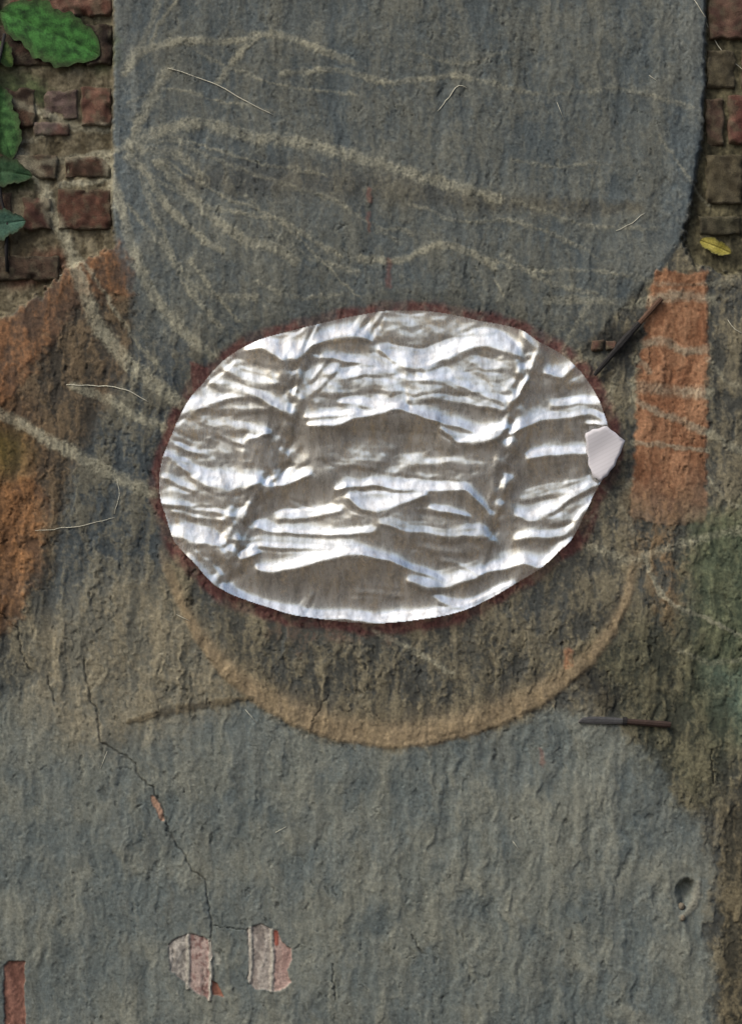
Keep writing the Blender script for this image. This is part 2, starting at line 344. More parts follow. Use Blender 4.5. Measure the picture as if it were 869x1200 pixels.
# chalky lines (grainy, slightly raised)
LINES = [
 ([(-60, 90), (0, 110), (25, 122), (60, 135), (90, 147), (130, 150)], 9, 1), ([(15, 195), (60, 188), (120, 178), (155, 172)], 7, .8),
 ([(10, 170), (45, 205), (60, 250), (80, 290), (95, 330), (115, 380), (150, 425), (200, 465), (225, 480)], 15, 1), ([(123, 180), (140, 240), (160, 300), (180, 345), (215, 390), (248, 418)], 12, 1),
 ([(150, 185), (165, 140), (185, 100), (197, 82)], 11, .8), ([(150, 80), (175, 57), (225, 49), (285, 48), (302, 40), (340, 45), (380, 60), (412, 74)], 9, .75),
 ([(150, 170), (185, 155), (240, 145), (282, 158), (340, 165), (400, 180), (470, 200), (530, 218), (585, 233)], 14, .62), ([(330, 86), (400, 83), (460, 97), (520, 90), (550, 92)], 7, .6),
 ([(155, 190), (172, 205), (195, 240), (230, 275), (262, 294)], 8, .9), ([(185, 190), (215, 220), (250, 255), (285, 280), (320, 290), (345, 306)], 11, .9),
 ([(420, 303), (470, 305), (500, 291), (530, 290), (560, 300), (580, 315)], 8, .8), ([(-60, 462), (0, 485), (40, 505), (85, 530), (130, 555), (178, 578)], 13, .9),
 ([(85, 452), (130, 470), (160, 488), (192, 502)], 9, .75), ([(255, 97), (275, 70), (302, 44)], 7, .7), ([(145, 85), (170, 45), (183, 12), (186, -30)], 9, .6), ([(178, 52), (190, 25), (212, -5)], 4, .7),
 ([(225, 305), (245, 335), (280, 375)], 4, .6), ([(440, 270), (470, 268), (482, 275)], 6, .5), ([(640, 352), (700, 352), (745, 356), (790, 347), (835, 352)], 11, .7),
 ([(742, 405), (775, 400), (800, 412), (827, 408)], 9, .8), ([(742, 452), (790, 458), (830, 462)], 13, .7), ([(742, 470), (800, 495), (835, 510), (880, 535)], 8, .8), ([(738, 518), (780, 523), (828, 528)], 5, .9),
 ([(752, 650), (780, 702), (834, 729), (880, 750)], 5, .8), ([(690, 640), (740, 655), (790, 640), (880, 618)], 10, .5), ([(440, 742), (490, 765), (530, 790)], 6, .6),
 ([(760, 435), (745, 420)], 7, .7), ([(160, 172), (210, 182), (235, 205)], 12, .5), ([(180, 270), (215, 320), (250, 345), (300, 350)], 9, .35), ([(690, 355), (660, 420), (720, 420), (712, 470)], 9, .5),
 ([(600, 190), (650, 195), (700, 190)], 5, .35), ([(770, 160), (800, 200), (830, 240)], 4, .5), ([(70, 215), (120, 210), (132, 205)], 6, .7), ([(150, 240), (200, 300), (215, 330)], 6, .5), ([(560, 95), (640, 110), (720, 105), (810, 125)], 6, .4), ([(480, 60), (540, 75), (600, 60)], 5, .3), ([(590, 300), (640, 330), (700, 345)], 6, .5),
 ([(165, 200), (240, 240), (330, 262), (400, 300)], 6, .5), ([(200, 160), (260, 190), (330, 215), (400, 240), (470, 285)], 6, .4), ([(170, 215), (190, 270), (215, 330), (260, 385)], 6, .55), ([(300, 330), (350, 350), (400, 345)], 5, .35), ([(580, 330), (600, 360)], 4, .4),
 ([(160, 185), (175, 240), (205, 300), (240, 360)], 4, .5), ([(190, 185), (250, 225), (310, 250), (360, 290), (420, 350)], 4, .5), ([(175, 165), (230, 168), (300, 190), (380, 205)], 4, .45), ([(200, 45), (260, 75), (330, 100), (420, 110)], 4, .4), ([(480, 240), (540, 260), (610, 262), (700, 300)], 5, .45),
 ([(600, 235), (680, 262), (770, 270)], 5, .4), ([(560, 300), (620, 318), (690, 316), (760, 330)], 5, .45), ([(150, 120), (200, 105), (260, 118), (320, 130)], 4, .4), ([(60, 150), (30, 165), (0, 160)], 5, .6), ([(95, 300), (120, 340), (160, 400), (195, 440)], 5, .5), ([(828, 420), (850, 445), (880, 455)], 6, .5), ([(700, 560), (730, 600), (745, 640)], 5, .4), ([(690, 610), (720, 580), (742, 560)], 6, .4), ([(830, 560), (855, 590), (885, 600)], 5, .45), ([(790, 760), (830, 775), (880, 770)], 6, .35), ([(640, 400), (655, 385), (690, 380)], 6, .4), ([(745, 330), (800, 335), (860, 330)], 6, .4), ([(290, 230), (340, 290), (420, 320)], 7, .35),
]
chalk = np.zeros(G.shape, f32)
for pts, w, s in LINES:
    core = G.stroke(pts, w * 0.98 + 0.5, 0.9, du=su * 0.9 + wu * 0.2, dv=sv * 0.9 + wv_ * 0.25)
    chalk = np.maximum(chalk, min(1.0, s * 1.2 + 0.05) * core)
chalk_g = sstep(0.05, 0.95, chalk * (1 + 0.2 * speck + 0.16 * grain + 0.12 * fine)) * (0.72 + 0.35 * sstep(-0.5, 0.4, gnoise(U / 33, V / 33, 22) + 0.6 * lump)) * np.where(U > 640, 0.8, 1.0)
H += 0.6 * chalk_g

# cracks
CRACKS = [([(98, 775), (105, 817), (115, 835), (118, 868), (140, 883), (158, 893), (163, 910), (180, 925), (190, 945), (195, 965), (202, 985), (218, 1003), (225, 1020), (240, 1030), (243, 1050), (248, 1080), (247, 1104)], 2.6),
          ([(-20, 712), (0, 718), (10, 728), (22, 735), (25, 765), (35, 785)], 2.6), ([(56, 795), (60, 805), (64, 820)], 2.4), ([(833, 880), (835, 920)], 2.2),
          ([(365, 845), (385, 815)], 1.2),
          ([(483, 1095), (495, 1118)], 2.4),
          ([(250, 1085), (270, 1088), (288, 1090)], 1.1), ([(390, 1130), (392, 1170)], 2.2), ([(8, 265), (9, 300)], 3.2), ([(300, 190), (303, 198)], 1.8)]
crack = np.zeros(G.shape, f32)
for pts, w in CRACKS:
    crack = np.maximum(crack, G.stroke(pts, w * 0.85, 0.6, du=su * 0.9, dv=sv * 0.9, smooth=False))
vein_crack = sstep(0.010, 0.0, vein) * (gnoise(U / 90, V / 90, 33) > 0.30)
H -= 2.2 * crack + 1.6 * vein_crack

# lost patches of paint and plaster with their own ridges, the hole, the scar beside the crack
for m, d in ((patch1, 2.2), (patch2, 2.2), (patch1b, 3.0), (strip, 2.4), (patch1c, 1.0)):
    H -= d * m + m * (H - np.clip(H, -2, 3)) * 0.6
def vridge(u0, v0, v1, w):
    return G.stroke([(u0, v0), (u0 + 1, (v0 + v1) / 2), (u0, v1)], w, 0.4, du=su * 0.5, dv=sv * 0.5)
ridges = np.maximum.reduce([vridge(220, 1096, 1158, 4), vridge(293, 1088, 1150, 4.5), vridge(318, 1090, 1160, 4), vridge(246, 1103, 1170, 4)])
H += 2.6 * ridges
H -= 16 * sstep(-1, 9, hole_sd)
H += 1.6 * G.stroke([(818, 1034, 6), (816, 1052, 8), (808, 1066, 8), (797, 1076, 5)], soft=0.6)
scar = G.stroke([(179, 934, 5), (184, 944, 8), (191, 960, 4)], soft=0.3, du=su * 0.5, dv=sv * 0.5)
H -= 1.5 * scar
flake = fbm((U + su * 2 + 0.1 * V) / 19, (V + sv * 2) / 52, 29, 3)
fl1 = cliff(flake, 0.22, 0.035) * sstep(-0.25, 0.15, gnoise(U / 60, V / 80, 30)); fl2 = cliff(fbm((U + su * 2) / 11, (V + sv * 2) / 19, 35, 3), 0.38, 0.05) * sstep(-0.1, 0.25, gnoise(U / 48, V / 60, 36))
vst = fbm((U + wu * 0.8) / 12, V / 150, 39, 3)
deep = sstep(0.60, 0.72, fbm((U + su) / 9, (V + sv) / 17, 37, 2)) * sstep(0.0, 0.3, gnoise(U / 80, V / 100, 38) + 0.1)
H += fine * 0.04 + grain * 0.02 + hair * 0.04 + amp * drip3 * 0.3 + amp * vst * 0.7 - 0.5 * pit * amp + 0.3 * fleck + amp * (0.9 * fl1 + 0.8 * fl2 - 1.6 * deep) * (1 - bz) * (1 - 0.6 * arc)

# --- pigment
def mix(a, b, m):
    m = np.clip(m, 0, 1)[..., None].astype(f32)
    return a * (1 - m) + b * m
def c2(a, b, m): return mix(np.broadcast_to(col(*a).astype(f32), (*G.shape, 3)), col(*b).astype(f32), m)
rough2 = fbm((U + su * 2 + 0.1 * V) / 19, (V + sv * 2) / 52, 29, 3)
wear = sstep(-0.5, 0.55, 0.35 * (cliff(rough2, 0.22, 0.05) - 0.3) + 0.45 * drip + 0.4 * drip3 + 0.3 * (cA - 0.5) + 0.4 * lump + 0.35 * fine + 0.2 * speck)
wear2 = sstep(-0.55, 0.55, 0.5 * drip2 + 0.45 * lump + 0.35 * drip3 + 0.25 * chipB + 0.35 * fine)
blotch = fbm((U + wu) / 55, (V + wv_) / 75, 25, 4)
wear3 = sstep(-0.45, 0.5, 0.6 * big + 0.9 * blotch + 0.2 * drip)
smear = sstep(-0.4, 0.5, fbm((U + wu) / 70, (V + wv_) / 110, 26, 3))
C = c2((62, 61, 57), (106, 97, 80), wear)                                   # raw brown coat
C = mix(C, c2((60, 64, 66), (95, 88, 74), wear2), 0.35 * wear3)
up = c2((70, 75, 77), (97, 95, 87), 0.3 * wear + 0.3 * wear2 + 0.4 * wear3)
up = mix(up, c2((76, 81, 82), (92, 91, 84), wear2), 0.4)
lo = c2((81, 86, 86), (111, 109, 99), 0.25 * wear + 0.75 * wear3)
lo = mix(lo, c2((88, 93, 91), (107, 106, 98), wear2), 0.35)
fade = sstep(470, 330, V + wv_ * 3)
C = mix(C, up, panel * fade)
C = mix(C, up, panel * 0.45)
C = mix(C, lo, lower * lower_core)
C = mix(C, c2((62, 67, 70), (92, 88, 78), wear), slate_left * 0.9 * (1 - panel * fade))
C = mix(C, c2((98, 94, 84), (122, 112, 94), wear2), tan_left * 0.85)
C = mix(C, c2((54, 47, 40), (88, 71, 54), wear), dark_left * 0.8)
edge_band = sstep(60, 0, panel_sd) * panel * sstep(380, 280, V)
C = mix(C, c2((80, 89, 95), (96, 101, 103), wear2), edge_band * 0.35)
ochre = c2((82, 57, 41), (122, 84, 58), 0.6 * wear2 + 0.4 * wear)
C = mix(C, c2((74, 54, 38), (112, 80, 54), wear), G.stroke([(-30, 460, 70), (10, 520, 60), (-5, 640, 60)], soft=0.9, du=wu, dv=wv_) * 0.8)
C = mix(C, ochre, org_l * (0.6 + 0.3 * wear))
C = mix(C, c2((98, 66, 42), (134, 94, 62), wear2), org_l2 * (0.55 + 0.35 * wear))
C = mix(C, c2((70, 64, 34), (96, 84, 40), wear2), G.stroke([(-20, 530, 60), (8, 530, 50)], soft=0.9) * 0.6)
tail = sstep(620, 545, V + wv_ * 2)
C = mix(C, c2((112, 74, 52), (144, 104, 78), 0.5 * wear2 + 0.5 * wear), org_r * (0.35 + 0.6 * tail))
C = mix(C, c2((112, 96, 80), (138, 118, 98), wear2), org_r * (1 - tail) * 0.5)
C = mix(C, col(108, 78, 52).astype(f32), G.stroke([(770, 600, 60), (775, 660, 40), (780, 730, 26)], soft=0.9, du=su * 2, dv=sv * 2) * 0.55 * wear)
C = mix(C, c2((60, 68, 50), (86, 92, 68), wear2), right_green * 0.7)
C = mix(C, c2((98, 116, 104), (112, 124, 108), wear2), G.stroke([(840, 790, 30), (865, 830, 70)], soft=0.9, du=wu, dv=wv_) * 0.55)
C = mix(C, c2((48, 49, 39), (84, 80, 62), wear), right_olive * 0.75)
C = mix(C, c2((56, 52, 43), (94, 84, 66), wear), sstep(838, 850, U + su * 2) * sstep(900, 960, V) * 0.9)
C = mix(C, c2((130, 110, 88), (148, 127, 101), 0.6 * wear2 + 0.2), arc * (0.8 + 0.2 * wear) * 0.9)
C = mix(C, c2((106, 92, 72), (120, 104, 80), wear2), arc_soft * 0.45)
C = mix(C, c2((56, 50, 41), (88, 76, 58), wear), ledge * 0.75)  # shadow line along the ledge, painted in as darker pigment
C = mix(C, c2((62, 60, 56), (88, 82, 70), wear), under_sag * 0.6)  # soft shadow band below the sag, painted into the colour
C = mix(C, c2((78, 74, 70), (170, 148, 118), 0.3 * wear2 + 0.7 * wear), sstep(-4, 12, foil_sd) * 0.9)
C = mix(C, c2((72, 40, 40), (108, 72, 66), 0.5 * wear + 0.25 + 0.3 * fine), rim * (1 - sstep(2, 8, foil_sd)) * (0.88 - 0.25 * sstep(0.1, 0.7, fine)))
mortar = c2((64, 56, 42), (108, 98, 80), 0.5 * wear2 + 0.5 * sstep(-0.4, 0.5, chipB))
C = mix(C, mortar, brick_zone)
C = mix(C, c2((50, 46, 34), (92, 84, 64), wear2), brick_zone_r)
moss = np.maximum.reduce([G.stroke([(-30, 104, 34), (20, 100, 36), (52, 112, 20)], soft=0.8, du=su * 2, dv=sv * 2), G.stroke([(-30, 70, 50), (8, 60, 40)], soft=0.8, du=su * 2, dv=sv * 2),
                          G.stroke([(-20, 205, 44), (28, 206, 24)], soft=0.8, du=su * 2, dv=sv * 2)])
moss = np.maximum(moss, G.stroke([(0, 22, 40), (60, 30, 64), (112, 60, 40)], soft=0.8, du=su * 2 + wu, dv=sv * 2 + wv_))
C = mix(C, c2((26, 33, 22), (58, 70, 40), wear2), moss * 0.8)
C = mix(C, col(86, 52, 42).astype(f32), G.stroke([(20, 318, 40), (70, 305, 28)], soft=0.6, du=wu, dv=wv_) * 0.6)
C = mix(C, c2((126, 120, 104), (148, 141, 122), wear2), chalk_g * np.where(panel > 0.5, 0.56, 0.64))
for pts, w in (([(432, 224), (433, 236)], 5), ([(432, 250), (432, 270)], 4), ([(455, 304), (455, 335)], 6), ([(634, 878), (635, 896)], 5)):
    C = mix(C, col(124, 66, 56).astype(f32), G.stroke(pts, w, 0.8, du=su, dv=sv) * 0.32)
C = mix(C, col(150, 80, 48).astype(f32), G.stroke([(664, 765, 9), (663, 782, 6)], soft=0.9, du=su * 2, dv=sv * 2) * 0.35)
for pts, w in (([(350, 760), (362, 740)], 16), ([(322, 742), (460, 745)], 16), ([(500, 735), (560, 722)], 12)):
    C = mix(C, col(74, 38, 44).astype(f32), G.stroke(pts, w, 0.8, du=su * 2, dv=sv * 2) * 0.45 * wear)
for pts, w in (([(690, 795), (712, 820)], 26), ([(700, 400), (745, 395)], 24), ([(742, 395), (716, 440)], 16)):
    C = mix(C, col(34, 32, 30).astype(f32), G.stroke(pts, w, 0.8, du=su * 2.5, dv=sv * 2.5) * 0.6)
C = mix(C, c2((122, 114, 108), (152, 143, 135), sstep(-0.4, 0.5, fine)), patch1)
C = mix(C, c2((116, 84, 79), (146, 124, 117), sstep(-0.4, 0.5, fine + drip)), patch1 * sstep(221, 224, U) * 0.85)
C = mix(C, c2((124, 113, 107), (150, 139, 131), sstep(-0.4, 0.5, fine + drip)), patch2)
C = mix(C, c2((130, 102, 95), (148, 123, 115), wear2), patch2 * sstep(319, 323, U) * 0.9)
C = mix(C, col(128, 66, 54).astype(f32), G.stroke([(323, 1093, 6), (324, 1106, 5)], soft=0.3) * 0.9)
C = mix(C, col(130, 86, 71).astype(f32), patch1b); C = mix(C, col(142, 138, 128).astype(f32), patch1c * 0.8)
C = mix(C, c2((92, 61, 53), (116, 81, 70), wear2), strip); C = mix(C, col(150, 118, 100).astype(f32), scar)
C = mix(C, col(150, 142, 132).astype(f32), ridges * 0.8)
C = mix(C, col(118, 111, 98).astype(f32), G.stroke([(818, 1034, 5), (815, 1052, 8), (808, 1064, 8), (797, 1076, 5)], soft=0.6, du=su, dv=sv) * 0.5)  # light on the hole's lower right rim, painted as paler pigment
C = mix(C, col(22, 21, 20).astype(f32), crack * 0.42)
C = C * (1 + 0.09 * grain - 0.25 * deep + 0.17 * vst * (1 - bz) + (0.10 * speck + 0.08 * fine + 0.05 * hair) * (1 - 0.35 * lower * lower_core - 0.4 * arc) - 0.30 * pit * (1 - 0.7 * arc) + 0.34 * fleck)[..., None].astype(f32)
C = np.clip(C, 0.004, 0.85).astype(f32)

wall = tag(empty('old_wall', (0, 0, 0)), 'weathered masonry wall under patched blue-grey and brown plaster', 'wall')
X = (U - 434.5) / PXM; Z = ZC - (V - 600) / PXM
XYZ = np.stack([X, -H / 1000.0, Z], -1).reshape(-1, 3); CC = C.reshape(-1, 3)
nv, nu = G.shape
idx = np.arange(nv * nu).reshape(nv, nu)
quads = np.stack([idx[:-1, :-1], idx[1:, :-1], idx[1:, 1:], idx[:-1, 1:]], -1).reshape(-1, 4)
def cell(m): return m[:-1, :-1].reshape(-1)
PARTS = [('upper_plaster', 'smooth slate-grey upper plaster coat with rounded lower corners'), ('lower_plaster', 'blue-grey lower plaster coat crossed by a thin dark crack'),
         ('brown_undercoat', 'dark brown streaked undercoat exposed around the oval film'), ('mortar', 'rough grey-brown mortar bed between bare bricks'),
         ('ochre_patch', None), ('clay_band', 'curved tan clay band below the oval film'), ('maroon_border', 'dark red painted border around the oval film'), ('bare_patch', None), ('brick_red_strip', 'short brick-red strip of lost plaster')]
rid = np.full(len(quads), 2, np.int32)
def setr(m, k): rid[cell(m)] = k
setr(panel > 0.5, 0); setr((lower > 0.5) & (panel < 0.5), 1)
setr(bz > 0.5, 3); setr((arc > 0.5), 5); setr((rim > 0.5) & (foil_sd < 6), 6); setr(strip > 0.5, 8)
extra = [(org_l > 0.5, 'ochre_patch', 'rusty orange plaster patch slanting below the bare bricks'), (org_l2 > 0.5, 'ochre_patch', 'narrow ochre plaster patch above a forked crack'),
         (org_r > 0.5, 'ochre_patch', 'upright orange-brown plaster patch crossed by pale smears'), (patch1 > 0.5, 'bare_patch', 'pinkish bare patch at the end of the crack'), (patch2 > 0.5, 'bare_patch', 'pinkish bare patch with two upright ridges and lobed edge')]
def cut(name, sel, label):
    q = quads[sel]
    if len(q) == 0: return None
    used, inv = np.unique(q, return_inverse=True)
    o = mesh_obj(name, XYZ[used], inv.reshape(-1, 4), M_PLASTER, wall, pigment=CC[used])
    if label: o['label'] = label
    return o
for k, (m, nme, lab) in enumerate(extra): rid[cell(m)] = 20 + k
for k, (nme, lab) in enumerate(PARTS):
    if nme in ('ochre_patch', 'bare_patch'): continue
    cut(nme, rid == k, lab)
for k, (m, nme, lab) in enumerate(extra): cut(nme, rid == 20 + k, lab)

# solid body of the wall behind the plaster, and its top
def box(name, a, b_, mat, parent, pig=None):
    x0, y0, z0 = a; x1, y1, z1 = b_
    vv = [(x0, y0, z0), (x1, y0, z0), (x1, y1, z0), (x0, y1, z0), (x0, y0, z1), (x1, y0, z1), (x1, y1, z1), (x0, y1, z1)]
    ff = [(0, 3, 2, 1), (4, 5, 6, 7), (0, 1, 5, 4), (1, 2, 6, 5), (2, 3, 7, 6), (3, 0, 4, 7)]
    return mesh_obj(name, vv, ff, mat, parent, smooth=False, pigment=None if pig is None else np.tile(pig, (8, 1)))
box('wall_core', (X.min(), 0.032, 0.0), (X.max(), 0.34, Z.max()), M_PLASTER, wall, col(92, 84, 70))

# ---------------------------------------------------------------- bricks in the two bare strips
def make_brick(u0, u1, v0, v1, h, c1, c2_, seed, name='brick', nx=None, back=18):
    nx = max(8, int((u1 - u0) / 2.4)); ny = max(8, int((v1 - v0) / 2.4))
    s = np.linspace(-1, 1, nx); t = np.linspace(-1, 1, ny)
    S, T = np.meshgrid(s, t)
    r = 0.10
    uu = (u0 + u1) / 2 + S * (u1 - u0) / 2; vv = (v0 + v1) / 2 + T * (v1 - v0) / 2
    ex = (1 - np.abs(S)) * (u1 - u0) / 2; ey = (1 - np.abs(T)) * (v1 - v0) / 2
    e = np.minimum(ex, ey)
    uu = uu + 2.2 * gnoise(uu / 14 + seed, vv / 14, 50 + seed) ; vv = vv + 2.2 * gnoise(uu / 14, vv / 14 + seed, 51 + seed)
    chip = sstep(0.15, 0.5, gnoise(uu / 18 + 3.1 * seed, vv / 18, 52)) * sstep(12, 2, e)
    rd = min(1.0, (v1 - v0) / 36.0)
    hh = h + 1.5 - 2.2 * rd * (1 - sstep(0, 3 * rd, e)) + 1.7 * fbm(uu / 15 + seed, vv / 15, 53 + seed, 3) + 1.2 * cliff(fbm(uu / 16, vv / 16 + seed, 54, 2), 0.1, 0.1) - 6 * chip * rd
    rim_i = (e <= 1e-6)
    hh = np.where(rim_i, h - back, hh)
    pts = np.array([P(a, b, c) for a, b, c in zip(uu.ravel(), vv.ravel(), hh.ravel())])
    ii = np.arange(nx * ny).reshape(ny, nx)
    f = np.stack([ii[:-1, :-1], ii[1:, :-1], ii[1:, 1:], ii[:-1, 1:]], -1).reshape(-1, 4)
    w = sstep(-0.5, 0.5, fbm(uu / 20 + seed, vv / 26, 55 + seed, 3)).ravel()[:, None]
    dirt = np.clip(sstep(-0.1, 0.6, fbm(uu / 12 + seed, vv / 12, 56 + seed, 3)) * 0.6 + 0.5 * (1 - sstep(0, 7, e)), 0, 0.85).ravel()[:, None]
    pg = col(*c1) * (1 - w) + col(*c2_) * w
    pg = (pg * 0.66 + pg.mean(1, keepdims=True) * 0.08) * (1 - dirt) + col(80, 72, 58) * dirt
    iu = np.clip(np.searchsorted(G.u1, uu.ravel()), 0, nu - 1); iv = np.clip(np.searchsorted(G.v1, vv.ravel()), 0, nv - 1)
    ck = (chalk_g[iv, iu] * 0.62)[:, None]                       # the chalky lines run on over the bricks
    pg = pg * (1 - ck) + col(132, 124, 106) * ck
    return mesh_obj(name, pts, f, M_BRICK, wall, pigment=np.clip(pg, .004, .8))
BR = [  # left strip
 (8, 132, -32, 19, -9, (92, 58, 46), (126, 92, 76)), (-170, 0, -32, 20, -10, (84, 52, 42), (110, 78, 62)), (98, 133, 25, 77, -8, (34, 24, 20), (58, 42, 34)), (-76, 92, 26, 77, -10, (40, 28, 24), (66, 46, 36)),
 (92, 132, 98, 148, -9, (88, 56, 46), (120, 84, 68)), (48, 93, 101, 140, -10, (84, 66, 62), (104, 84, 78)), (-130, 42, 100, 150, -9, (50, 36, 28), (80, 56, 42)), (36, 82, 139, 160, -10, (92, 62, 54), (116, 96, 90)),
 (74, 130, 180, 209, -10, (62, 44, 34), (92, 64, 50)), (-70, 68, 178, 210, -9, (54, 42, 34), (80, 62, 48)), (64, 132, 219, 270, -9, (66, 40, 32), (96, 62, 48)), (24, 61, 228, 270, -9, (60, 36, 30), (88, 56, 46)), (-110, 14, 222, 268, -11, (70, 48, 38), (96, 70, 54)),
 (-40, 70, 297, 330, -10, (50, 38, 30), (74, 56, 44)), (-220, -48, 296, 345, -10, (70, 48, 38), (96, 70, 54)),
 (-260, -84, 28, 77, -10, (84, 52, 42), (110, 78, 62)), (-290, -138, 100, 148, -10, (84, 58, 44), (104, 76, 58)), (-250, -78, 176, 214, -10, (76, 50, 40), (100, 70, 54)),
 # right strip
 (829, 905, -30, 46, -8, (80, 54, 46), (108, 80, 66)), (827, 864, 55, 104, -9, (66, 58, 44), (96, 86, 66)), (868, 990, 55, 104, -9, (74, 50, 42), (100, 76, 60)), (826, 850, 112, 172, -9, (70, 50, 42), (94, 74, 60)), (852, 920, 108, 170, -7, (86, 50, 42), (112, 74, 62)),
 (826, 872, 178, 240, -9, (58, 50, 36), (92, 82, 62)), (876, 1000, 178, 240, -9, (74, 54, 42), (98, 76, 58)), (818, 870, 250, 276, -10, (50, 46, 34), (82, 76, 58)), (910, 1080, -30, 46, -9, (84, 54, 42), (108, 76, 60)), (926, 1080, 110, 172, -9, (84, 54, 42), (108, 76, 60))]
for k, (a, b_, c, d, h, c1, cc) in enumerate(BR): make_brick(a, b_, c, d, h, c1, cc, k + 1)
def Hat(u, v):
    return float(H[min(np.searchsorted(G.v1, v), nv - 1), min(np.searchsorted(G.u1, u), nu - 1)])
for k, (a, b_) in enumerate(((691, 707), (709, 722))):
    make_brick(a, b_, 398, 412, Hat((a + b_) / 2, 405) + 5, (78, 50, 42), (104, 70, 60), 60 + k, back=8)

# ---------------------------------------------------------------- dry straws set in the plaster
STRAW = [[(197, 80), (215, 85), (255, 100), (285, 117), (320, 135)], [(78, 451), (110, 452), (130, 453), (152, 459), (174, 471)], [(513, 131), (525, 114), (538, 102), (547, 104)], [(812, 0), (828, 25), (845, 55), (869, 78), (880, 86)],
         [(759, 88), (769, 96)], [(32, 323), (50, 321), (73, 322)], [(138, 562), (140, 580), (134, 602)], [(42, 622), (90, 617), (135, 607)], [(207, 720), (222, 727)], [(287, 831), (302, 848)], [(852, 375), (860, 386), (872, 392)], [(862, 40), (872, 26)],
         [(652, 120), (660, 140)], [(720, 270), (740, 262), (755, 250)], [(322, 975), (335, 968)], [(118, 900), (126, 880)], [(600, 985), (608, 996)]]
def tube(name, pts3, rad, mat, parent, sides=6, rads=None):
    p = np.array(pts3, float); n = len(p); vv = []; ff = []
    for i in range(n):
        t = Vector(p[min(i + 1, n - 1)] - p[max(i - 1, 0)]).normalized()
        a = t.cross(Vector((0, 1, 0))); a = a.normalized() if a.length > 1e-6 else Vector((1, 0, 0)); c = t.cross(a)
        r = rads[i] if rads is not None else rad
        for k in range(sides):
            g = 2 * math.pi * k / sides
            vv.append(Vector(p[i]) + a * math.cos(g) * r + c * math.sin(g) * r)
    for i in range(n - 1):
        for k in range(sides):
            ff.append((i * sides + k, i * sides + (k + 1) % sides, (i + 1) * sides + (k + 1) % sides, (i + 1) * sides + k))
    ff.append(tuple(range(sides))[::-1]); ff.append(tuple((n - 1) * sides + k for k in range(sides)))
    return mesh_obj(name, vv, ff, mat, parent)
for k, s in enumerate(STRAW):
    q = smooth_line(s, 5)
    w = gnoise(q[:, 0] / 12, q[:, 1] / 12, 70 + k) * 1.2
    pts3 = [P(a + dw, b_ + dw, Hat(a, b_) + 0.7) for (a, b_), dw in zip(q, w)]
    rr = 0.00065 if k < 4 else 0.00045
    tube('straw', pts3, rr, M_STRAW, wall, 5, rads=[rr * (0.5 + 0.5 * math.sin(math.pi * (0.12 + 0.76 * i / max(1, len(q) - 1)))) for i in range(len(q))])

def pebble(u, v, r, h, seed):
    vv = []; ff = []; nl, nk = 7, 10
    for i in range(nl + 1):
        th = math.pi * i / nl
        for k in range(nk):
            ph = 2 * math.pi * k / nk
            d = 1 + 0.25 * float(gnoise(np.array([math.cos(ph) * 1.3 + seed]), np.array([th * 1.2 + math.sin(ph)]), 80 + seed)[0])
            vv.append(P(u + r * d * math.sin(th) * math.cos(ph), v + r * 1.15 * d * math.sin(th) * math.sin(ph), h + r * 0.9 * d * math.cos(th)))
    for i in range(nl):
        for k in range(nk): ff.append((i * nk + k, i * nk + (k + 1) % nk, (i + 1) * nk + (k + 1) % nk, (i + 1) * nk + k))
    return mesh_obj('pebble', vv, ff, M_STONE, wall)
pebble(798, 1062, 4.0, Hat(798, 1068) - 2, 1); pebble(799, 1075, 3.2, Hat(799, 1075) + 1, 2)

